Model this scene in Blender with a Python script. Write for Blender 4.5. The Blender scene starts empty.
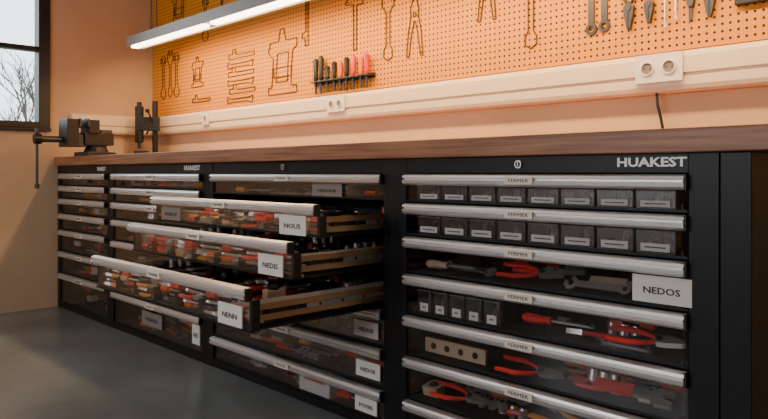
import bpy, bmesh, math, random
from mathutils import Matrix, Vector
R = random.Random(7)
pi = math.pi
# ------------------------------------------------------------------ materials
def mat(name, col, rough=.5, metal=0., spec=.5, noise=None, coat=0., emis=None, bump=0.):
    m = bpy.data.materials.new(name); m.use_nodes = True
    nt = m.node_tree; b = nt.nodes['Principled BSDF']
    b.inputs['Base Color'].default_value = (*col, 1)
    b.inputs['Roughness'].default_value = rough
    b.inputs['Metallic'].default_value = metal
    b.inputs['Specular IOR Level'].default_value = spec
    b.inputs['Coat Weight'].default_value = coat
    if emis:
        b.inputs['Emission Color'].default_value = (*emis[0], 1)
        b.inputs['Emission Strength'].default_value = emis[1]
    if noise:
        sc, amt = noise
        tc = nt.nodes.new('ShaderNodeTexCoord'); n = nt.nodes.new('ShaderNodeTexNoise')
        n.inputs['Scale'].default_value = sc; n.inputs['Detail'].default_value = 6
        cr = nt.nodes.new('ShaderNodeValToRGB')
        cr.color_ramp.elements[0].position = .3; cr.color_ramp.elements[1].position = .7
        cr.color_ramp.elements[0].color = (*[c*(1-amt) for c in col], 1)
        cr.color_ramp.elements[1].color = (*[min(1, c*(1+amt)) for c in col], 1)
        nt.links.new(tc.outputs['Object'], n.inputs['Vector'])
        nt.links.new(n.outputs['Fac'], cr.inputs['Fac'])
        nt.links.new(cr.outputs['Color'], b.inputs['Base Color'])
        if bump:
            bp = nt.nodes.new('ShaderNodeBump'); bp.inputs['Strength'].default_value = bump
            bp.inputs['Distance'].default_value = .01
            nt.links.new(n.outputs['Fac'], bp.inputs['Height'])
            nt.links.new(bp.outputs['Normal'], b.inputs['Normal'])
    return m

def glassmat(name, tint, refl=.08, rough=.05, k=.3):
    m = bpy.data.materials.new(name); m.use_nodes = True
    nt = m.node_tree; nt.nodes.clear()
    o = nt.nodes.new('ShaderNodeOutputMaterial'); mx = nt.nodes.new('ShaderNodeMixShader')
    t = nt.nodes.new('ShaderNodeBsdfTransparent'); g = nt.nodes.new('ShaderNodeBsdfGlossy')
    t.inputs['Color'].default_value = (*tint, 1)
    g.inputs['Roughness'].default_value = rough
    lw = nt.nodes.new('ShaderNodeLayerWeight'); lw.inputs['Blend'].default_value = .25
    mp = nt.nodes.new('ShaderNodeMath'); mp.operation = 'MULTIPLY_ADD'
    mp.inputs[1].default_value = k; mp.inputs[2].default_value = refl*.3
    nt.links.new(lw.outputs['Fresnel'], mp.inputs[0])
    nt.links.new(mp.outputs[0], mx.inputs['Fac'])
    nt.links.new(t.outputs[0], mx.inputs[1]); nt.links.new(g.outputs[0], mx.inputs[2])
    nt.links.new(mx.outputs[0], o.inputs['Surface'])
    return m

M_black = mat('black_powder_coat', (.005, .006, .008), .42, .0, .3, noise=(60, .25))
M_inner = mat('dark_interior', (.022, .022, .024), .6)
M_alu = mat('brushed_aluminium', (.80, .79, .79), .36, .8)
M_steel = mat('tool_steel', (.60, .58, .57), .32, .8)
M_dsteel = mat('dark_steel', (.07, .07, .075), .4, .7)
M_brass = mat('zinc_slide_rail', (.76, .50, .28), .28, .9)
M_smoke = glassmat('smoked_acrylic', (.92, .92, .93), .08)
M_clear = glassmat('clear_acrylic', (.97, .965, .96), .08, k=.25)
M_bin = glassmat('grey_bin_plastic', (.86, .86, .88), .3, .3, k=.3)
M_paper = mat('label_paper', (.72, .70, .68), .6)
M_gpaper = mat('grey_label', (.22, .19, .175), .6)
M_ink = mat('label_ink', (.03, .03, .035), .6)
M_silverink = mat('silver_lettering', (.8, .8, .8), .4, .1)
M_red = mat('red_grip', (.62, .025, .016), .4)
M_orange = mat('orange_grip', (.75, .12, .02), .4)
M_yellow = mat('yellow_plastic', (.75, .31, .05), .4)
M_blk = mat('black_rubber', (.012, .012, .013), .5)
M_beige = mat('beige_plastic', (.52, .38, .25), .5)
M_wall = mat('wall_plaster', (.66, .44, .27), .85, noise=(3, .06), bump=.05)
M_lwall = mat('side_wall_plaster', (.60, .41, .26), .85, noise=(3, .06), bump=.05)
M_ceil = mat('ceiling_paint', (.4, .36, .32), .9)
M_white = mat('white_trunking_plastic', (.80, .66, .50), .38)
M_sock = mat('socket_plastic', (.84, .76, .66), .3)
M_frame = mat('window_frame_black', (.012, .015, .018), .4)
M_line = mat('tool_outline_paint', (.07, .025, .008), .6)
M_led = mat('led_diffuser', (1, .9, .8), .5, emis=((1, .80, .58), 10))
M_lampgrey = mat('lamp_housing_grey', (.30, .28, .265), .4, .3)
M_bark = mat('tree_bark', (.10, .095, .09), .9)
M_grass = mat('outdoor_ground', (.25, .28, .22), .95, noise=(.8, .3))
M_hedge = mat('hedge_leaves', (.10, .12, .10), .95, noise=(3, .3))
M_visor = mat('vise_enamel', (.014, .016, .020), .42, .2)

# floor
M_floor = mat('polished_concrete', (.19, .21, .215), .24, noise=(1.6, .30), bump=.03)
# wood
def woodmat():
    m = bpy.data.materials.new('walnut_worktop'); m.use_nodes = True
    nt = m.node_tree; b = nt.nodes['Principled BSDF']; b.inputs['Roughness'].default_value = .42
    tc = nt.nodes.new('ShaderNodeTexCoord'); mp = nt.nodes.new('ShaderNodeMapping')
    mp.inputs['Scale'].default_value = (1.2, 14, 30)
    n = nt.nodes.new('ShaderNodeTexNoise'); n.inputs['Scale'].default_value = 3; n.inputs['Detail'].default_value = 8
    cr = nt.nodes.new('ShaderNodeValToRGB')
    cr.color_ramp.elements[0].position = .3; cr.color_ramp.elements[1].position = .72
    cr.color_ramp.elements[0].color = (.18, .068, .031, 1); cr.color_ramp.elements[1].color = (.44, .19, .09, 1)
    nt.links.new(tc.outputs['Object'], mp.inputs[0]); nt.links.new(mp.outputs[0], n.inputs['Vector'])
    nt.links.new(n.outputs['Fac'], cr.inputs['Fac']); nt.links.new(cr.outputs[0], b.inputs['Base Color'])
    return m
M_wood = woodmat()
def pegmat():
    m = bpy.data.materials.new('perforated_pegboard'); m.use_nodes = True
    nt = m.node_tree; b = nt.nodes['Principled BSDF']; b.inputs['Roughness'].default_value = .6
    b.inputs['Specular IOR Level'].default_value = .25
    tc = nt.nodes.new('ShaderNodeTexCoord'); sp = nt.nodes.new('ShaderNodeSeparateXYZ')
    nt.links.new(tc.outputs['Object'], sp.inputs[0])
    def M(op, a, bb=None):
        n = nt.nodes.new('ShaderNodeMath'); n.operation = op
        for i, v in enumerate((a, bb)):
            if v is None: continue
            if isinstance(v, (int, float)): n.inputs[i].default_value = v
            else: nt.links.new(v, n.inputs[i])
        return n.outputs[0]
    P = .0235
    def ax(o):
        return M('SUBTRACT', M('FRACT', M('DIVIDE', M('ADD', o, 20.), P)), .5)
    x, z = ax(sp.outputs['X']), ax(sp.outputs['Z'])
    d = M('SQRT', M('ADD', M('MULTIPLY', x, x), M('MULTIPLY', z, z)))
    h = M('LESS_THAN', d, .19)
    mx = nt.nodes.new('ShaderNodeMix'); mx.data_type = 'RGBA'
    mx.inputs[6].default_value = (.68, .265, .022, 1); mx.inputs[7].default_value = (.04, .012, .002, 1)
    nt.links.new(h, mx.inputs[0]); nt.links.new(mx.outputs[2], b.inputs['Base Color'])
    return m
M_peg = pegmat()

# ------------------------------------------------------------------ mesh builder
class MB:
    def __init__(s): s.v = []; s.f = []; s.mi = []; s.mats = []; s.M = Matrix()
    def _m(s, m):
        if m not in s.mats: s.mats.append(m)
        return s.mats.index(m)
    def add(s, vs, fs, m):
        o = len(s.v); s.v += [s.M @ Vector(p) for p in vs]
        s.f += [[i+o for i in f] for f in fs]; s.mi += [s._m(m)]*len(fs)
    def box(s, a, b, m):
        x0, y0, z0 = [min(p, q) for p, q in zip(a, b)]; x1, y1, z1 = [max(p, q) for p, q in zip(a, b)]
        s.add([(x0,y0,z0),(x1,y0,z0),(x1,y1,z0),(x0,y1,z0),(x0,y0,z1),(x1,y0,z1),(x1,y1,z1),(x0,y1,z1)],
              [(0,3,2,1),(4,5,6,7),(0,1,5,4),(1,2,6,5),(2,3,7,6),(3,0,4,7)], m)
    def rings(s, rs, m, closed=True, cap=True):
        n = len(rs[0]); vs = [p for r in rs for p in r]; fs = []
        for i in range(len(rs)-1):
            for j in range(n):
                k = (j+1) % n
                fs.append((i*n+j, i*n+k, (i+1)*n+k, (i+1)*n+j))
        if cap:
            fs.append(tuple(reversed(range(n)))); fs.append(tuple((len(rs)-1)*n+j for j in range(n)))
        s.add(vs, fs, m)
    def tube(s, path, r, m, n=8):
        path = [Vector(p) for p in path]
        rr = r if isinstance(r, (list, tuple)) else [r]*len(path)
        rs = []; up = None
        for i, p in enumerate(path):
            d = (path[min(i+1, len(path)-1)]-path[max(i-1, 0)])
            if d.length < 1e-9: d = Vector((0, 0, 1))
            d.normalize()
            if up is None or abs(up.dot(d)) > .97: up = Vector((0, 0, 1)) if abs(d.z) < .9 else Vector((1, 0, 0))
            a = d.cross(up).normalized(); b = a.cross(d).normalized(); up = b
            rs.append([p + a*math.cos(2*pi*j/n)*rr[i] + b*math.sin(2*pi*j/n)*rr[i] for j in range(n)])
        s.rings(rs, m)
    def cyl(s, a, b, r, m, r2=None, n=12): s.tube([a, b], [r, r if r2 is None else r2], m, n)
    def loop(s, pts, r, m):
        pts = list(pts)
        for i in range(len(pts)):
            s.tube([pts[i], pts[(i+1) % len(pts)]], r, m, 5)
    def prismX(s, prof, x0, x1, m):  # prof (y,z)
        s.rings([[(x0, y, z) for y, z in prof], [(x1, y, z) for y, z in prof]], m)
    def prismZ(s, prof, z0, z1, m):
        s.rings([[(x, y, z0) for x, y in prof], [(x, y, z1) for x, y in prof]], m)
    def arc(s, c, ri, ro, a0, a1, z0, z1, m, n=14):
        cx, cy = c; rs = []
        for i in range(n+1):
            a = a0+(a1-a0)*i/n; ca, sa = math.cos(a), math.sin(a)
            rs.append([(cx+ri*ca, cy+ri*sa, z0), (cx+ro*ca, cy+ro*sa, z0), (cx+ro*ca, cy+ro*sa, z1), (cx+ri*ca, cy+ri*sa, z1)])
        s.rings(rs, m)
    def obj(s, name, parent=None, bevel=0, smooth=False):
        me = bpy.data.meshes.new(name)
        me.from_pydata([tuple(p) for p in s.v], [], s.f)
        for m in s.mats: me.materials.append(m)
        me.polygons.foreach_set('material_index', s.mi)
        bm = bmesh.new(); bm.from_mesh(me); bmesh.ops.recalc_face_normals(bm, faces=bm.faces); bm.to_mesh(me); bm.free()
        if smooth:
            me.polygons.foreach_set('use_smooth', [True]*len(me.polygons))
            me.set_sharp_from_angle(angle=math.radians(38))
        o = bpy.data.objects.new(name, me); bpy.context.collection.objects.link(o)
        if bevel:
            b = o.modifiers.new('bevel', 'BEVEL'); b.width = bevel; b.segments = 2; b.limit_method = 'ANGLE'
        if parent: o.parent = parent
        return o
def empty(name):
    o = bpy.data.objects.new(name, None); bpy.context.collection.objects.link(o); o.empty_display_size = .1; return o
def text(name, body, size, x, y, z, m, parent, ext=.0004, width=None, bold=0.):
    """text on a plane facing -Y, centred at x,z"""
    c = bpy.data.curves.new(name, 'FONT'); c.body = body; c.size = size; c.align_x = 'CENTER'; c.align_y = 'CENTER'
    c.extrude = ext; c.offset = bold; c.resolution_u = 2
    t = bpy.data.objects.new(name, c); bpy.context.collection.objects.link(t)
    dg = bpy.context.evaluated_depsgraph_get()
    me = bpy.data.meshes.new_from_object(t.evaluated_get(dg)); bpy.data.objects.remove(t)
    xs = [v.co.x for v in me.vertices]; w = max(xs)-min(xs)
    s = 1 if width is None else width/w
    me.transform(Matrix.Translation((x, y, z)) @ Matrix.Rotation(pi/2, 4, 'X') @ Matrix.Diagonal((s, 1, 1, 1)))
    me.materials.clear(); me.materials.append(m)
    o = bpy.data.objects.new(name, me); bpy.context.collection.objects.link(o); o.parent = parent
    return o

# ------------------------------------------------------------------ tool shapes (flat along +X, z up)
def screwdriver(b, L=.2, g=M_red):
    h = L*.42
    b.tube([(0,0,.013),(.01,0,.013),(h*.5,0,.013),(h*.8,0,.013),(h,0,.013)], [.009,.014,.013,.010,.012], g, 8)
    b.cyl((h,0,.013),(L*.94,0,.013), .0035, M_steel, n=8)
    b.box((L*.93,-.005,.012),(L,.005,.014), M_steel)
def wrench(b, L=.2, m=M_steel, t=.007):
    w = L*.035+.003
    b.box((L*.1,-w,.001),(L*.9,w,t), m)
    b.arc((L*.94,0), L*.045, L*.09, 0, 2*pi, 0, t+.001, m)
    b.arc((L*.04,0), L*.055, L*.115, .75*pi+.5-.1, 2.75*pi-.35-.5+.1, 0, t+.001, m)
def pliers(b, L=.2, g=M_red, jm=None):
    jm = jm or M_steel
    for s in (-1, 1):
        b.tube([(L*.62,s*.008,.012),(L*.5,s*L*.09,.012),(L*.3,s*L*.13,.012),(L*.1,s*L*.12,.012),(0,s*L*.13,.012)],
               [.005,.006,.0075,.007,.006], g, 8)
        b.prismZ([(L*.6,0),(L*.66,s*L*.08),(L*.78,s*L*.07),(L,s*L*.02),(L,s*.001),(L*.8,s*.001)], .005, .019, jm)
    b.cyl((L*.68,0,.002),(L*.68,0,.022), L*.045, M_dsteel)
def hammer(b, L=.26, g=M_beige):
    b.tube([(0,0,.014),(L*.3,0,.014),(L*.85,0,.014)], [.013,.014,.009], g, 8)
    b.box((L*.82,-.03,.002),(L*.92,.03,.027), M_dsteel)
    b.prismZ([(L*.83,.03),(L*.91,.03),(L*.88,.07),(L*.86,.07)], .004, .025, M_dsteel)
    b.cyl((L*.87,-.028,.0145),(L*.87,-.055,.0145), .014, M_steel)
def socket(b, r=.014, m=M_steel):
    b.cyl((0,0,0),(0,0,.03), r, m, n=12); b.cyl((0,0,.03),(0,0,.0305), r*.6, M_blk)
def knife(b, L=.16, g=M_yellow):
    b.prismZ([(0,-.013),(L*.7,-.012),(L*.78,-.006),(L*.78,.008),(L*.7,.012),(0,.011)], 0, .018, g)
    b.box((L*.15,-.004,.018),(L*.5,.004,.021), M_blk); b.prismZ([(L*.78,-.006),(L,-.006),(L*.93,.006),(L*.78,.006)], .008, .01, M_dsteel)
def tapem(b, g=M_yellow):
    b.prismZ([(-.03,-.026),(.03,-.026),(.03,.01),(.018,.026),(-.018,.026),(-.03,.013)], 0, .03, g)
    b.cyl((0,0,.03),(0,0,.033), .017, M_blk)
def drillbody(b, L=.19, g=M_red):
    M0 = b.M.copy(); b.M = M0 @ Matrix.Scale(L/.20, 4)
    b.tube([(0,0,.03),(.03,0,.03),(.13,0,.03),(.16,0,.03)], [.02,.026,.025,.014], M_blk, 12)
    b.tube([(.05,0,.03),(.10,0,.03)], [.0265,.0265], g, 12)
    b.tube([(.05,-.02,.03),(.04,-.08,.03)], [.016,.014], M_blk, 8)
    b.cyl((.16,0,.03),(.19,0,.03), .01, M_steel)
    b.M = M0
def level(b, L=.24):
    b.box((0,-.022,0),(L,.022,.012), M_beige)
    for i in range(4): b.cyl((L*(.15+.23*i),0,.012),(L*(.15+.23*i),0,.014), .010, M_blk)
def adj(b, L=.22, g=M_red):
    b.prismZ([(0,-.013),(L*.5,-.011),(L*.72,-.010),(L*.80,-.03),(L,-.028),(L,-.012),(L*.86,-.006),(L*.86,.006),(L*.97,.010),(L*.97,.024),(L*.8,.024),(L*.70,.010),(0,.013)], 0, .012, M_steel)
    b.box((0,-.015,-.0),(L*.5,.015,.015), g)
GR = [M_red, M_red, M_blk, M_blk, M_yellow, M_blk, M_red, M_orange, M_dsteel]
def rand_tool(b, room=.2):
    k = R.random(); g = R.choice(GR); L = R.uniform(.7, 1.)*room
    if k < .24: screwdriver(b, L, g)
    elif k < .42: pliers(b, L, g)
    elif k < .64: wrench(b, L, R.choice([M_steel, M_steel, M_dsteel]))
    elif k < .69: knife(b, min(L, .17), g)
    elif k < .78: adj(b, L, g)
    elif k < .84: tapem(b, R.choice([M_yellow, M_red, M_beige, M_blk]))
    elif k < .90: drillbody(b, min(L, .19), M_red)
    else:
        for i in range(3):
            M0 = b.M.copy(); b.M = M0 @ Matrix.Translation((i*.035, 0, 0)); socket(b); b.M = M0

def scatter(name, x0, x1, y0, y1, z, n, H, along=None, parent=None, big=.22):
    b = MB(); rows = 2
    for rr in range(rows):
        ya = y0+.015 + rr*.11
        for i in range(n):
            fx = (i+.5+.3*rr)/n
            room = min(big, (x1-x0)*.3)
            if fx > 1: continue
            x = x0+.12+(x1-x0-.24)*fx + R.uniform(-.01, .01)
            a = R.choice([0, pi, .12, -.15, pi+.12, 0, pi-.2]) if along is None else along+R.uniform(-.35, .35)
            ext = abs(math.sin(a))*room/2
            y = ya+.03+ext+R.uniform(0, .03)
            lz = z if i % 2 else z+R.uniform(0, max(0, H-.045))
            b.M = Matrix.Translation((x, y, lz)) @ Matrix.Rotation(a, 4, 'Z') @ Matrix.Translation((-room/2, 0, 0)) @ Matrix.Rotation(R.uniform(0, .5)*(1 if rr else .6), 4, 'X')
            rand_tool(b, room)
    b.M = Matrix(); return b.obj(name, parent=parent, smooth=True)

# ------------------------------------------------------------------ room shell
YW, XL = 2.26, -4.70; XR, YF, ZC = 2.6, -2.6, 2.8
def simple(name, a, b, m, bevel=0):
    k = MB(); k.box(a, b, m); return k.obj(name, bevel=bevel)
simple('floor', (XL-.3, YF-.1, -.1), (XR+.1, YW+.1, 0), M_floor)
simple('ceiling', (XL-.3, YF-.1, ZC), (XR+.1, YW+.1, ZC+.1), M_ceil)
simple('wall_back', (XL-.3, YW, 0), (XR+.1, YW+.1, ZC), M_wall)
simple('wall_right', (XR, YF, 0), (XR+.1, YW, ZC), M_lwall)
# front wall (behind the camera) with a wide unseen window, added to carry fill light
fx0, fx1, fz0, fz1 = -3.9, -.4, 1.0, 2.2
k = MB()
k.box((XL, YF-.1, 0), (fx0, YF, ZC), M_lwall); k.box((fx1, YF-.1, 0), (XR+.1, YF, ZC), M_lwall)
k.box((fx0, YF-.1, 0), (fx1, YF, fz0), M_lwall); k.box((fx0, YF-.1, fz1), (fx1, YF, ZC), M_lwall)
k.obj('wall_front')
k = MB()
for xx in (fx0, -2.75, -1.6, fx1-.05): k.box((xx, YF-.07, fz0), (xx+.05, YF-.01, fz1), M_frame)
for zz in (fz0, fz1-.05): k.box((fx0, YF-.07, zz), (fx1, YF-.01, zz+.05), M_frame)
w2 = empty('added_fill_window'); k.obj('frame', w2)
wy0, wy1, wz0, wz1 = .25, 1.55, 1.15, 2.35
k = MB()
k.box((XL-.3, YF, 0), (XL, wy0, ZC), M_lwall); k.box((XL-.3, wy1, 0), (XL, YW, ZC), M_lwall)
k.box((XL-.3, wy0, 0), (XL, wy1, wz0), M_lwall); k.box((XL-.3, wy0, wz1), (XL, wy1, ZC), M_lwall)
k.obj('wall_left')
# window
k = MB(); X0, X1 = XL-.07, XL+.012
k.box((X0, wy1-.07, wz0), (X1, wy1, wz1), M_frame); k.box((X0, wy0, wz0), (X1, wy0+.07, wz1), M_frame)
k.box((X0, wy0+.07, wz0), (X1, wy1-.07, wz0+.04), M_frame); k.box((X0, wy0+.07, wz1-.05), (X1, wy1-.07, wz1), M_frame)
k.box((X0, .88, wz0+.04), (X1, .93, wz1-.05), M_frame)
for a, b_ in ((wy0+.07, .88), (.93, wy1-.07)): k.box((X0, a, 1.64), (X1-.01, b_, 1.67), M_frame)
k.box((XL-.03, wy0-.0, wz0-.02), (XL+.03, wy1, wz0), M_frame)
win = empty('window_1'); k.obj('frame', win, bevel=.003)
k = MB(); k.box((XL-.045, wy0+.05, wz0+.03), (XL-.04, wy1-.05, wz1-.03), glassmat('window_glass', (.97, .98, .98), .02)); k.obj('pane', win)
# outside
simple('outdoor_ground', (-40, -20, -.6), (XL-.6, 30, -.5), M_grass)
k = MB()
RT = random.Random(11)
def branch(p, d, L, r, n):
    q = p+d*L; k.cyl(p, q, r, M_bark, r*.7, 6)
    if n == 0: return
    for i in range(RT.choice([2, 3, 3])):
        nd = (d + Vector((RT.uniform(-.7,.7), RT.uniform(-.7,.7), RT.uniform(-.25,.6)))).normalized()
        branch(p+d*L*RT.uniform(.6, 1), nd, L*RT.uniform(.6, .82), r*.6, n-1)
branch(Vector((-10, 2.9, -.5)), Vector((0, .02, 1)), 1.15, .07, 6)
branch(Vector((-12.5, 4.2, -.5)), Vector((0, 0, 1)), 1.1, .06, 6)
k.obj('bare_tree')
k = MB()
for i in range(26):
    x, y, r = -16+R.uniform(-1, 1), -2+i*.55, R.uniform(.7, 1.15)
    rs = []
    for j in range(7):
        a = pi*j/6; rr = max(.02, r*math.sin(a))
        rs.append([(x+rr*math.cos(t*pi/5)*R.uniform(.85, 1.1), y+rr*math.sin(t*pi/5)*R.uniform(.85, 1.1), .65-r*1.1*math.cos(a)) for t in range(10)])
    k.rings(rs, M_hedge)
k.obj('hedge')

# ------------------------------------------------------------------ pegboard, trunking, sockets
PF = YW-.018   # front face of the pegboard
simple('pegboard', (XL+.01, PF, 1.262), (1.6, YW-.002, 2.25), M_peg)
prof = [(YW,1.125),(YW-.03,1.125),(YW-.045,1.132),(YW-.05,1.145),(YW-.05,1.172),(YW-.044,1.175),(YW-.044,1.181),(YW-.054,1.184),(YW-.054,1.236),(YW-.046,1.248),(YW-.03,1.256),(YW,1.256)]
k = MB(); k.prismX(prof, XL, 1.6, M_white); k.obj('trim_back_trunking')
k = MB(); k.M = Matrix(((0,-1,0,XL+YW),(1,0,0,0),(0,0,1,0),(0,0,0,1)))
k.prismX(prof, 1.67, YW-.055, M_white); k.obj('trim_left_trunking')
def outlet(x, n=2, y=YW-.054, z=1.205, s=1.):
    b = MB(); w = .072*n/2+.006
    b.box((x-w*s, y-.008, z-.046*s), (x+w*s, y, z+.046*s), M_sock)
    for i in range(n):
        cx = x+(i-(n-1)/2)*.072*s
        b.M = Matrix.Translation((cx, y-.008, z)) @ Matrix.Rotation(pi/2, 4, 'X') @ Matrix.Scale(s, 4)
        b.arc((0,0), .019, .023, 0, 2*pi, -.001, .006, M_sock, 20)
        b.cyl((0,0,.0),(0,0,.0012), .0195, M_gpaper, n=20)
        for q in (-1, 1): b.cyl((q*.0095,0,.0012),(q*.0095,0,.002), .003, M_blk, n=8)
        b.M = Matrix()
    b.obj('power_outlet', bevel=.002)
outlet(-.995); outlet(-2.62, 2, s=.85); outlet(-3.88, 1, s=.85)
k = MB(); k.M = Matrix(((0,-1,0,XL+YW),(1,0,0,0),(0,0,1,0),(0,0,0,1)))
x, y, z = 1.76, YW-.054, 1.2
k.box((x-.04, y-.008, z-.04), (x+.04, y, z+.04), M_sock); k.cyl((x, y-.0081, z), (x, y-.011, z), .022, M_gpaper, n=20)
k.obj('power_outlet', bevel=.002)
k = MB(); k.tube([(-1.015,YW-.03,1.128),(-1.01,YW-.035,1.09),(-1.0,YW-.035,1.05),(-.99,YW-.03,.99),(-.98,YW-.03,.968)], .005, M_blk); k.obj('power_cable', smooth=True)

# ------------------------------------------------------------------ tool outlines on pegboard
def W(x, z, y=PF-.0035): return Matrix.Translation((x, y, z)) @ Matrix.Rotation(pi/2, 4, 'X')
def arcpts(cx, cy, r, a0, a1, n=12): return [(cx+r*math.cos(a0+(a1-a0)*i/n), cy+r*math.sin(a0+(a1-a0)*i/n), 0) for i in range(n+1)]
def outline(name, x, z, loops, rot=0, s=1, r=.0027):
    b = MB(); b.M = W(x, z) @ Matrix.Rotation(rot, 4, 'Z') @ Matrix.Scale(s, 4)
    for l in loops: b.loop([(p[0], p[1], 0) for p in l], r/s, M_line)
    b.obj(name)
wr = [arcpts(0,.46,.07,-1.2,pi+1.2)+[(-.03,.1,0)]+arcpts(0,.03,.07,2.1,2*pi+1.0)[1:]+[(.03,.12,0)], arcpts(0,.46,.035,0,2*pi), ]
wr2 = [[(-.022,.1),(-.022,.38),(-.07,.43),(-.07,.52),(-.03,.56),(-.025,.49),(.025,.49),(.03,.56),(.07,.52),(.07,.43),(.022,.38),(.022,.1),(.05,.06),(.05,0),(.0,-.03),(-.05,0),(-.05,.06)]]
ham = [[(-.02,0),(.02,0),(.022,.4),(.10,.4),(.11,.47),(.06,.5),(-.05,.5),(-.13,.44),(-.12,.42),(-.022,.41)]]
pli = [[(-.11,0),(-.075,.0),(-.04,.22),(-.005,.34),(.005,.34),(.04,.22),(.075,0),(.11,0),(.085,.24),(.05,.38),(.055,.46),(.015,.58),(-.015,.58),(-.055,.46),(-.05,.38),(-.085,.24)], arcpts(0,.40,.02,0,2*pi,8)]
clamp = [[(-.2,0),(.2,0),(.2,.06),(.12,.06),(.14,.34),(.20,.38),(.20,.44),(.05,.44),(.02,.54),(-.03,.54),(-.05,.44),(-.17,.44),(-.2,.36),(-.13,.30),(-.15,.06),(-.2,.06)], [(-.09,.10),(.07,.10),(.085,.34),(-.07,.34)], [(-.12,.14),(-.12,.22),(.12,.22),(.12,.14)]]
cal = [[(-.25,-.02),(.25,-.02),(.25,.02),(-.1,.02),(-.12,.08),(-.17,.08),(-.17,.03),(-.25,.03)]]
outline('spanner_outline', -4.52, 1.40, wr, s=.52); outline('spanner_outline', -4.42, 1.40, wr2, s=.54); outline('screwdriver_outline', -4.33, 1.40, wr, s=.52)
outline('caliper_outline', -4.05, 1.42, clamp, s=.36); outline('spanner_outline', -4.0, 1.33, cal, s=.45)
for i in range(6):
    outline('caliper_outline', -3.53+R.uniform(-.02,.02), 1.30+i*.052, cal if i % 2 else [[(-.24,-.03),(-.16,-.015),(.16,-.02),(.24,-.04),(.26,.03),(.16,.018),(-.16,.02),(-.25,.04)]], s=.55, r=.0024)
outline('clamp_outline', -3.12, 1.30, clamp, s=.66)
outline('hammer_outline', -2.52, 1.46, ham, s=.55)
outline('adjustable_spanner_outline', -2.29, 1.40, wr2, s=.55); outline('pliers_outline', -2.12, 1.385, pli, s=.46)
outline('hammer_outline', -3.75, 1.9, ham, s=.5); outline('pliers_outline', -3.5, 1.85, pli, s=.5); outline('spanner_outline', -3.95, 1.72, wr, s=.5); outline('clamp_outline', -4.3, 1.86, clamp, s=.5)
outline('pliers_outline', -1.72, 1.48, pli, s=.42); outline('spanner_outline', -1.51, 1.355, wr2, s=.52)
outline('file_outline', -2.9, 1.66, cal, rot=pi/2, s=.5)
# real hung tools
def hung(name, x, ztop, fn, L, flip=False, rot=0., **kw):
    b = MB()
    b.M = Matrix.Translation((x, PF-.001, ztop)) @ Matrix.Rotation(pi/2, 4, 'X') @ Matrix.Rotation((pi/2 if flip else -pi/2)+rot, 4, 'Z')
    if flip: b.M = b.M @ Matrix.Translation((-L, 0, 0))
    fn(b, L, **kw); b.M = Matrix(); 
    b.cyl((x, PF-.0005, ztop-.012), (x, PF-.03, ztop-.008), .0025, M_dsteel)
    b.obj(name, smooth=True)
hung('wrench', -1.255, 1.60, wrench, .24, m=M_dsteel)
hung('wrench', -1.205, 1.60, wrench, .235, m=M_dsteel)
hung('pliers', -1.11, 1.58, pliers, .23, g=M_blk, jm=M_dsteel); hung('pliers', -1.04, 1.56, pliers, .2, g=M_red, jm=M_dsteel)
hung('screwdriver', -.985, 1.56, screwdriver, .22, g=M_blk); hung('screwdriver', -.95, 1.56, screwdriver, .2, g=M_blk)
hung('file', -.905, 1.58, knife, .24, g=M_dsteel); hung('pliers', -.845, 1.57, pliers, .22, g=M_blk, jm=M_dsteel)
k = MB(); k.M = W(-.70, 1.372)
k.box((-.07,0,0),(.1,.03,.02), M_blk); k.box((-.07,.03,0),(-.04,.12,.02), M_blk); k.cyl((.06,-.03,.01),(.06,.10,.01), .008, M_dsteel); k.box((.04,.1,-.0),(.08,.12,.02), M_blk)
k.obj('bar_clamp', bevel=.003)

# screwdriver rack
rk = empty('screwdriver_rack'); k = MB()
k.box((-2.82, YW-.065, 1.325), (-2.375, PF-.001, 1.331), M_dsteel); k.box((-2.82, PF-.005, 1.315), (-2.375, PF-.001, 1.34), M_dsteel)
k.obj('rack_bar', rk)
k = MB()
for i, g in enumerate([M_blk, M_blk, M_dsteel, M_blk, M_orange, M_blk, M_red, M_orange, M_red]):
    x = -2.795+i*.049+R.uniform(-.006,.006); hh = [.115,.125,.07,.085,.08,.095,.10,.085,.095][i]; y = YW-.045
    k.tube([(x,y,1.334),(x,y,1.345),(x,y,1.334+hh*.3),(x,y,1.334+hh*.9),(x,y,1.334+hh)], [.008,.013,.011,.015,.008], g, 10)
    k.cyl((x,y,1.334),(x,y,1.334-R.uniform(.058,.070)), .0065, M_dsteel); k.cyl((x,y,1.324),(x,y,1.306), .009, M_dsteel)
k.obj('screwdrivers', rk, smooth=True)

# ------------------------------------------------------------------ pendant bench lamp
lm = empty('linear_pendant_lamp'); k = MB()
lx0, lx1, ly0, ly1, lz = -4.27, -.3, 1.87, 1.95, 1.665
k.box((lx0, ly0, lz), (lx1, ly1, lz+.05), M_lampgrey)
k.box((lx0, ly0-.004, lz-.004), (lx1, ly0, lz+.055), M_lampgrey); k.box((lx0, ly1, lz-.012), (lx1, ly1+.004, lz+.055), M_lampgrey)
k.obj('housing', lm)
k = MB(); segs = [(-4.22, -3.34), (-3.26, -2.34), (-2.26, -1.34), (-1.26, -.33)]
for a, b_ in segs: k.box((a, ly0+.006, lz-.016), (b_, ly1-.03, lz), M_led)
k.obj('led_tubes', lm)
k = MB()
for x in (-3.98, -2.2, -.6):
    for y in (ly0+.02, ly1-.02): k.cyl((x, y, lz+.05), (x, (ly0+ly1)/2, ZC), .003, M_dsteel, n=6)
k.obj('suspension_cables', lm)
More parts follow.
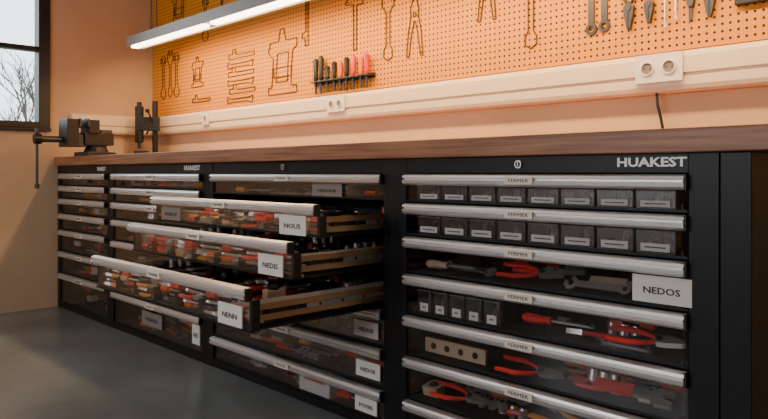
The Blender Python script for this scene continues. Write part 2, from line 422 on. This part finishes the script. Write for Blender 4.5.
def area(name, loc, sx, sy, power, col, rot=(0,0,0), parent=None):
    l = bpy.data.lights.new(name, 'AREA'); l.shape = 'RECTANGLE'; l.size = sx; l.size_y = sy; l.energy = power; l.color = col
    o = bpy.data.objects.new(name, l); bpy.context.collection.objects.link(o); o.location = loc; o.rotation_euler = rot
    if parent: o.parent = parent
    return o
area('lamp_light', (-2.3, 1.91, lz-.022), 3.9, .06, 46, (1, .60, .25), (math.radians(22), 0, 0), lm)

# added fill light for the cabinet fronts (placed outside the opening, pointing in)
area('front_fill_light', ((fx0+fx1)/2, YF-.15, (fz0+fz1)/2), fx1-fx0, fz1-fz0, 44, (1, .93, .86), (pi/2, 0, 0), w2)
# unseen ceiling fixtures, added as fill and for highlights on the handle bars
M_cd = mat('ceiling_fill_panel', (1,1,1), .5, emis=((1,.9,.8), 2))
for i, (x, y) in enumerate([(-3.2, -.2), (-.6, -.6)]):
    cl = empty('added_ceiling_fill'); k = MB()
    k.box((x-.6, y-.1, ZC-.06), (x+.6, y+.1, ZC-.001), M_lampgrey); k.box((x-.57, y-.08, ZC-.066), (x+.57, y+.08, ZC-.06), M_cd)
    k.obj('housing', cl)
    area('ceiling_fill_light', (x, y, ZC-.075), 1.1, .15, 4, (1, .84, .70), parent=cl)

# ------------------------------------------------------------------ worktop + cabinets
simple('wooden_worktop', (XL+.001, 1.575, .911), (-.44, YW-.001, .967), M_wood, .004)
Y0 = 1.6
def bar(b, x0, x1, yf, z):
    P = [(0,-.017),(-.016,-.017),(-.024,-.011),(-.026,-.002),(-.019,.001),(-.019,.004),(-.025,.007),(-.022,.014),(-.012,.018),(0,.018)]
    b.prismX([(yf+p[0], z+p[1]) for p in P], x0, x1, M_alu)
    for xx in (x0, x1): b.box((xx-.004, yf-.02, z-.017), (xx+.004, yf+.002, z+.017), M_blk)
cnt = [0]
def drawer(cab, x0, x1, zb, zt_next, e, card=None, lab='FERMER', dividers=0):
    cnt[0] += 1; d = empty('drawer_%d' % cnt[0]); d.parent = cab
    yf = Y0-e; dep = .58; z0 = zt_next+.004; z1 = zb
    b = MB(); bar(b, x0, x1, yf, zb)
    xm = (x0+x1)/2
    b.box((xm-.045, yf-.029, zb-.010), (xm+.045, yf-.022, zb+.010), M_sock)
    b.obj('handle_rail', d, smooth=False)
    text('handle_label_text', lab, .014, xm, yf-.0295, zb, M_ink, d, width=.065)
    b = MB()
    b.box((x0, yf, z0), (x1, yf+.004, zb-.0175), M_smoke if e == 0 else M_clear)
    b.obj('front_plate', d)
    b = MB()
    b.box((x0+.012, yf+.006, z0), (x1-.012, yf+dep, z0+.006), M_inner)
    b.box((x0+.012, yf+dep-.006, z0), (x1-.012, yf+dep, z1-.03), M_inner)
    for xx in (x0+.012, x1-.018):
        b.box((xx, yf+.006, z0+.006), (xx+.006, yf+dep, z0+.018), M_black)
    b.box((x0, yf-.002, z0), (x1, yf, z0+.006), M_black)
    for i in range(dividers):
        xx = x0+(x1-x0)*(i+1)/(dividers+1)
        b.box((xx-.0015, yf+.01, z0+.006), (xx+.0015, yf+dep-.01, z1-.055), M_dsteel)
    b.obj('tray', d)
    b = MB()
    for xx in (x0+.012, x1-.016): b.box((xx, yf+.006, z0+.018), (xx+.004, yf+dep, z1-.02), M_clear)
    b.obj('side_walls', d)
    if e > 0:
        b = MB(); ze = (z0+z1)/2-.004
        for s, xx in ((1, x1-.012), (-1, x0+.012)):
            b.box((xx, yf+.035, ze-.024), (xx+s*.006, yf+dep, ze-.007), M_brass)
            b.box((xx, yf+.035, ze+.007), (xx+s*.006, yf+dep, ze+.024), M_brass)
            b.box((xx, yf+.05, ze-.007), (xx+s*.002, yf+dep, ze+.007), M_blk)
            b.box((xx+s*.006, yf+.20, ze-.006), (xx+s*.010, Y0+.3, ze+.006), M_steel)
            b.box((xx, yf+.02, z1-.034), (xx+s*.004, yf+dep, z1-.022), M_alu)
            for j in range(5): b.cyl((xx+s*.004, yf+.07+j*.09, ze), (xx+s*.011, yf+.07+j*.09, ze), .005, M_dsteel, n=8)
            b.box((xx-.002*s, yf+.004, z0), (xx+s*.012, yf+.03, z1-.018), M_blk)
        b.obj('slide_rails', d)
    for c in (card or []):
        cx, cz, w, h, t, m = c
        b = MB(); b.box((cx-w/2, yf-.005, cz-h/2), (cx+w/2, yf-.0008, cz+h/2), m); b.obj('label_card', d)
        if t: text('label_card_text', t, h*.34, cx, yf-.0055, cz-h*.05, M_ink, d, width=w*.62, bold=.0004)
    return d, z0+.006, z1-.03-(z0+.006)
def bins(x0, x1, n, z, h, parent, rows=2, y=Y0+.012):
    b = MB(); w = (x1-x0)/n
    for r in range(rows):
        for i in range(n):
            a, c = x0+i*w+.004, x0+(i+1)*w-.004; ya = y+r*.11; yb = ya+.10
            b.box((a, ya, z), (c, yb, z+.003), M_bin)
            for bb in (((a, ya, z+.003), (c, ya+.002, z+h)), ((a, yb-.002, z+.003), (c, yb, z+h)), ((a, ya+.002, z+.003), (a+.002, yb-.002, z+h)), ((c-.002, ya+.002, z+.003), (c, yb-.002, z+h))):
                b.box(*bb, M_bin)
            b.box((a, ya-.002, z+h), (c, ya+.004, z+h+.003), M_gpaper)
            if r == 0:
                b.box((a+.012, ya-.0015, z+h*.10), (c-.012, ya-.0002, z+h*.46), M_paper)
                b.box((a+.022, ya-.002, z+h*.25), (c-.022, ya-.0016, z+h*.31), M_ink)
            for q in range(9):
                px, py = R.uniform(a+.012, c-.012), R.uniform(ya+.015, yb-.015)
                b.cyl((px, py, z+.003), (px+R.uniform(-.006,.006), py, z+h*R.uniform(.5,.9)), R.uniform(.004, .009), R.choice([M_steel, M_dsteel, M_blk, M_beige, M_beige]), n=6)
    b.obj('parts_bin_set', parent)

BZ = .03
def cabinet(xa, xb, dx0, dx1, first=False):
    c = empty('tool_drawer_cabinet'); b = MB()
    b.box((xa, Y0-.004, .0), (dx0-.003, Y0+.03, .9105), M_black); b.box((dx1+.003, Y0-.004, 0), (xb, Y0+.03, .9105), M_black)
    b.box((dx0-.003, Y0-.002, .864), (dx1+.003, Y0+.03, .9105), M_black)
    b.box((dx0-.003, Y0-.002, .0), (dx1+.003, Y0+.03, BZ), M_black)
    b.box((xa, Y0+.03, 0), (xa+.008, YW-.01, .9105), M_black); b.box((xb-.008, Y0+.03, 0), (xb, YW-.01, .9105), M_black)
    b.box((xa+.008, YW-.02, 0), (xb-.008, YW-.01, .9105), M_inner); b.box((xa+.008, Y0+.03, .895), (xb-.008, YW-.02, .9105), M_inner)
    b.box((xa+.008, Y0+.03, 0), (xb-.008, YW-.02, BZ-.002), M_inner)
    b.obj('carcass', c, bevel=.0015)
    return c
def lock(c, x, z=.888):
    b = MB(); b.cyl((x, Y0-.002, z), (x, Y0-.010, z), .011, M_alu, n=20); b.cyl((x, Y0-.010, z), (x, Y0-.011, z), .008, M_blk, n=16)
    b.box((x-.001, Y0-.0115, z-.005), (x+.001, Y0-.011, z+.005), M_alu); b.obj('lock', c)
ROW = [.843, .750, .643, .524, .392, .260, .121]

# right cabinet
cR = cabinet(-1.613, -.585, -1.547, -.655); lock(cR, -1.115)
text('brand_lettering', 'HUAKEST', .03, -.742, Y0-.003, .889, M_silverink, cR, width=.17, bold=.0009)
x0, x1 = -1.547, -.655
def place(b, x, y, z, a=0, tilt=0): b.M = Matrix.Translation((x, y, z)) @ Matrix.Rotation(a, 4, 'Z') @ Matrix.Rotation(tilt, 4, 'X')
for i, z in enumerate(ROW):
    nx = ROW[i+1]+.019 if i < 6 else BZ
    card = [(-.715, .589, .142, .064, 'NEDOS', M_paper)] if i == 2 else None
    d, zt, H = drawer(cR, x0, x1, z, nx, 0, card)
    if i == 0: bins(x0+.03, x1-.03, 8, zt, .042, d)
    elif i == 1: bins(x0+.03, x1-.03, 8, zt, .052, d)
    elif i == 2:
        b = MB()
        place(b, -1.50, Y0+.05, zt+.01, .05, .5); screwdriver(b, .2, M_beige); place(b, -1.48, Y0+.10, zt+.01, -.1, .4); wrench(b, .22)
        place(b, -1.22, Y0+.06, zt+.02, .08, .5); pliers(b, .2, M_red); place(b, -1.2, Y0+.12, zt+.03, .0, .5); pliers(b, .22, M_red)
        place(b, -.99, Y0+.05, zt+.015, .0, .9); wrench(b, .17); place(b, -.95, Y0+.09, zt+.015, .1, .6); adj(b, .2, M_beige)
        place(b, -.86, Y0+.12, zt, .1, .3); hammer(b, .19, M_beige); place(b, -1.3, Y0+.2, zt, 0, .3); drillbody(b)
        b.M = Matrix(); b.obj('hand_tools', d, smooth=True)
    elif i == 3:
        bins(x0+.03, x0+.36, 5, zt, .07, d); scatter('hand_tools', x0+.38, x1-.02, Y0+.01, Y0+.3, zt, 4, H, parent=d)
        b = MB(); place(b, -.86, Y0+.03, zt+.03, -.0, .4); pliers(b, .19, M_red); place(b, -1.12, Y0+.03, zt+.03, .05, .4); screwdriver(b, .21, M_red); b.M = Matrix(); b.obj('red_tools', d, smooth=True)
    elif i == 4:
        b = MB(); b.M = Matrix.Translation((x0+.05, Y0+.03, zt+.03)) @ Matrix.Rotation(pi/2, 4, 'X') @ Matrix.Translation((0, 0, -.012)); level(b, .24); b.obj('spirit_level', d)
        scatter('hand_tools', x0+.30, x1-.02, Y0+.01, Y0+.3, zt, 5, H, parent=d)
        b = MB(); place(b, -1.2, Y0+.03, zt+.02, .04, .5); pliers(b, .2, M_red); place(b, -.9, Y0+.03, zt+.03, .04, .5); adj(b, .2, M_red); b.M = Matrix(); b.obj('red_tools', d, smooth=True)
    else:
        scatter('hand_tools', x0+.02, x1-.02, Y0+.01, Y0+.32, zt, 7, H, parent=d, big=.22)
        b = MB(); place(b, -1.45, Y0+.03, zt+.03, .04, .5); pliers(b, .2, M_red); place(b, -1.15, Y0+.03, zt+.02, .03, .5); wrench(b, .2); place(b, -.9, Y0+.03, zt+.03, .04, .5); screwdriver(b, .22, M_red); b.M = Matrix(); b.obj('front_tools', d, smooth=True)
# end panel on the right
simple('cabinet_end_panel', (-.583, Y0-.004, 0), (-.518, YW-.002, .9105), M_black, .002)

# middle cabinet
cM = cabinet(-2.81, -1.613, -2.745, -1.655); lock(cM, -2.215)
x0, x1 = -2.745, -1.655
ext = [0, .276, .374, .519, 0, 0, 0]
for i, z in enumerate(ROW):
    nx = ROW[i+1]+.019 if i < 6 else BZ
    card = {0: [(-1.95, .802, .17, .045, 'HEROUS', M_gpaper)], 1: [(-1.785, z-.052, .14, .062, 'NOUS', M_paper), (-2.60, z-.05, .16, .05, 'FERIUS', M_gpaper)],
            2: [(-1.765, z-.060, .13, .064, 'NEDIS', M_paper)], 3: [(-1.76, z-.072, .13, .062, 'NENN', M_paper)],
            4: [(-1.74, z-.06, .12, .055, 'HELIUS', M_paper)], 5: [(-1.73, z-.065, .12, .055, 'NEDOS', M_paper)], 6: [(-1.74, z-.05, .11, .05, 'FOXES', M_paper)]}.get(i)
    e = ext[i]
    d, zt, H = drawer(cM, x0, x1, z, nx, e, card, dividers=6 if e else 0)
    if e:
        w = (x1-x0)/7
        b = MB()
        for q in range(7):
            for l in range(4):   # front row, lying across the drawer right behind the clear front
                cx = x0+w*(q+.5)+R.uniform(-.004, .004)
                b.M = Matrix.Translation((cx, Y0-e+.035+R.uniform(0, .01), zt+l*H/4.2)) @ Matrix.Rotation(R.choice([0, pi])+R.uniform(-.08, .08), 4, 'Z') @ Matrix.Translation((-.064, 0, 0)) @ Matrix.Rotation(.35, 4, 'X')
                g = R.choice([M_red, M_orange, M_red, M_yellow, M_blk, M_beige])
                R.choice([lambda: screwdriver(b, .128, g), lambda: wrench(b, .125), lambda: pliers(b, .125, g), lambda: adj(b, .125, g)])()
            for r in range(1, 4):
                for l in range(3):
                    cx, cy = x0+w*(q+.5)+R.uniform(-.02, .02), Y0-e+.085+r*.13+R.uniform(-.01, .01)
                    b.M = Matrix.Translation((cx, cy, zt+l*max(0, (H-.012))/2.2)) @ Matrix.Rotation(R.choice([pi/2, -pi/2])+R.uniform(-.3, .3), 4, 'Z') @ Matrix.Translation((-.07, 0, 0))
                    rand_tool(b, .13)
        b.M = Matrix(); b.obj('hand_tools', d, smooth=True)
    else:
        scatter('hand_tools', x0+.02, x1-.02, Y0+.01, Y0+.32, zt, 8, H, parent=d)
        if i == 6:
            b = MB(); b.box((-2.13, Y0+.008, zt), (-1.95, Y0+.06, zt+.09), M_paper); b.box((-2.10, Y0+.0068, zt+.045), (-1.98, Y0+.0078, zt+.06), M_red); b.obj('cardboard_parts_box', d)

# left two cabinets
cL = cabinet(-3.875, -2.81, -3.82, -2.845); x0, x1 = -3.82, -2.845
text('brand_lettering', 'HUAKEST', .03, -2.94, Y0-.003, .887, M_silverink, cL, width=.15, bold=.0009)
RL = [.843, .765, .683, .587, .47, .330, .188]
for i, z in enumerate(RL):
    nx = RL[i+1]+.019 if i < 6 else BZ
    card = [(-3.35, z-.07, .22, .07, 'FERMER', M_gpaper), (-2.90, z-.07, .07, .09, 'NED', M_paper)] if i == 6 else None
    d, zt, H = drawer(cL, x0, x1, z, nx, 0, card)
    scatter('hand_tools', x0+.02, x1-.02, Y0+.01, Y0+.32, zt, 6, H, parent=d)
cF = cabinet(-4.695, -3.875, -4.64, -3.91); x0, x1 = -4.64, -3.91
text('brand_lettering', 'HUAKEST', .03, -3.99, Y0-.003, .887, M_silverink, cF, width=.12, bold=.0009)
RF = [.843, .765, .683, .587, .483, .345, .206]
for i, z in enumerate(RF):
    nx = RF[i+1]+.019 if i < 6 else BZ
    d, zt, H = drawer(cF, x0, x1, z, nx, 0)
    scatter('hand_tools', x0+.02, x1-.02, Y0+.01, Y0+.32, zt, 4, H, parent=d)

# ------------------------------------------------------------------ bench vise
v = empty('bench_vise'); k = MB(); T = .9675; vx = -4.30
k.M = Matrix.Translation((vx, 1.60, T)) @ Matrix.Diagonal((1.1, .98, 1.2, 1))
k.prismZ([(-.09,.0),(-.06,-.02),(.06,-.02),(.09,0),(.09,.16),(.06,.19),(-.06,.19),(-.09,.16)], 0, .02, M_visor)
k.tube([(0,.09,.02),(0,.09,.045),(0,.09,.06)], [.075,.060,.065], M_visor, 16)
k.box((-.05,-.0,.055),(.05,.18,.118), M_visor)
k.box((-.065,.02,.115),(.065,.085,.182), M_visor); k.box((-.075,.008,.145),(.075,.020,.185), M_dsteel)
k.box((-.05,.10,.115),(.05,.17,.135), M_dsteel)
k.box((-.065,-.11,.045),(.065,-.04,.182), M_visor); k.box((-.075,-.04,.145),(.075,-.028,.185), M_dsteel)
k.box((-.036,-.06,.045),(.036,.02,.105), M_dsteel)
k.cyl((0,-.255,.08),(0,-.02,.08), .016, M_dsteel, n=14); k.cyl((0,-.275,.08),(0,-.235,.08), .026, M_visor, n=14)
k.cyl((0,-.258,-.15),(0,-.258,.12), .008, M_dsteel, n=10)
for zz in (-.15, .12): k.cyl((0,-.258,zz-.012),(0,-.258,zz+.012), .014, M_dsteel, n=12)
k.obj('vise_body', v, bevel=.004)
# small drill stand in the corner
v = empty('drill_press_stand'); k = MB(); k.M = Matrix.Translation((-4.43, 2.09, T)) @ Matrix.Rotation(-.5, 4, 'Z')
k.box((-.10,-.12,0),(.10,.08,.022), M_visor); k.cyl((0,.04,.02),(0,.04,.38), .018, M_visor, n=14)
k.box((-.035,-.06,.18),(.035,.07,.27), M_visor); k.cyl((0,-.06,.10),(0,-.06,.34), .028, M_visor, n=14); k.cyl((0,-.06,.06),(0,-.06,.10), .012, M_dsteel)
k.cyl((.03,.03,.235),(.09,.0,.30), .006, M_dsteel); k.cyl((.09,0,.30),(.10,-.006,.312), .014, M_blk)
k.cyl((-.03,.02,.235),(-.08,-.02,.16), .006, M_dsteel); k.cyl((0,-.06,.34),(0,-.06,.37), .016, M_visor, n=14)
k.box((-.05,-.09,.022),(.05,.0,.045), M_dsteel)
k.obj('stand_body', v, bevel=.003)

# ------------------------------------------------------------------ world, camera
w = bpy.data.worlds.new('world'); bpy.context.scene.world = w; w.use_nodes = True
bg = w.node_tree.nodes['Background']; bg.inputs[0].default_value = (.80, .88, .94, 1); bg.inputs[1].default_value = 4.0
cam = bpy.data.cameras.new('camera'); co = bpy.data.objects.new('camera', cam); bpy.context.collection.objects.link(co)
co.location = (0, 0, .864); co.rotation_euler = (pi/2, 0, math.atan2(.719, .695))
cam.lens = 692/768*36; cam.sensor_width = 36; cam.shift_y = -.0475; cam.clip_start = .02
bpy.context.scene.camera = co
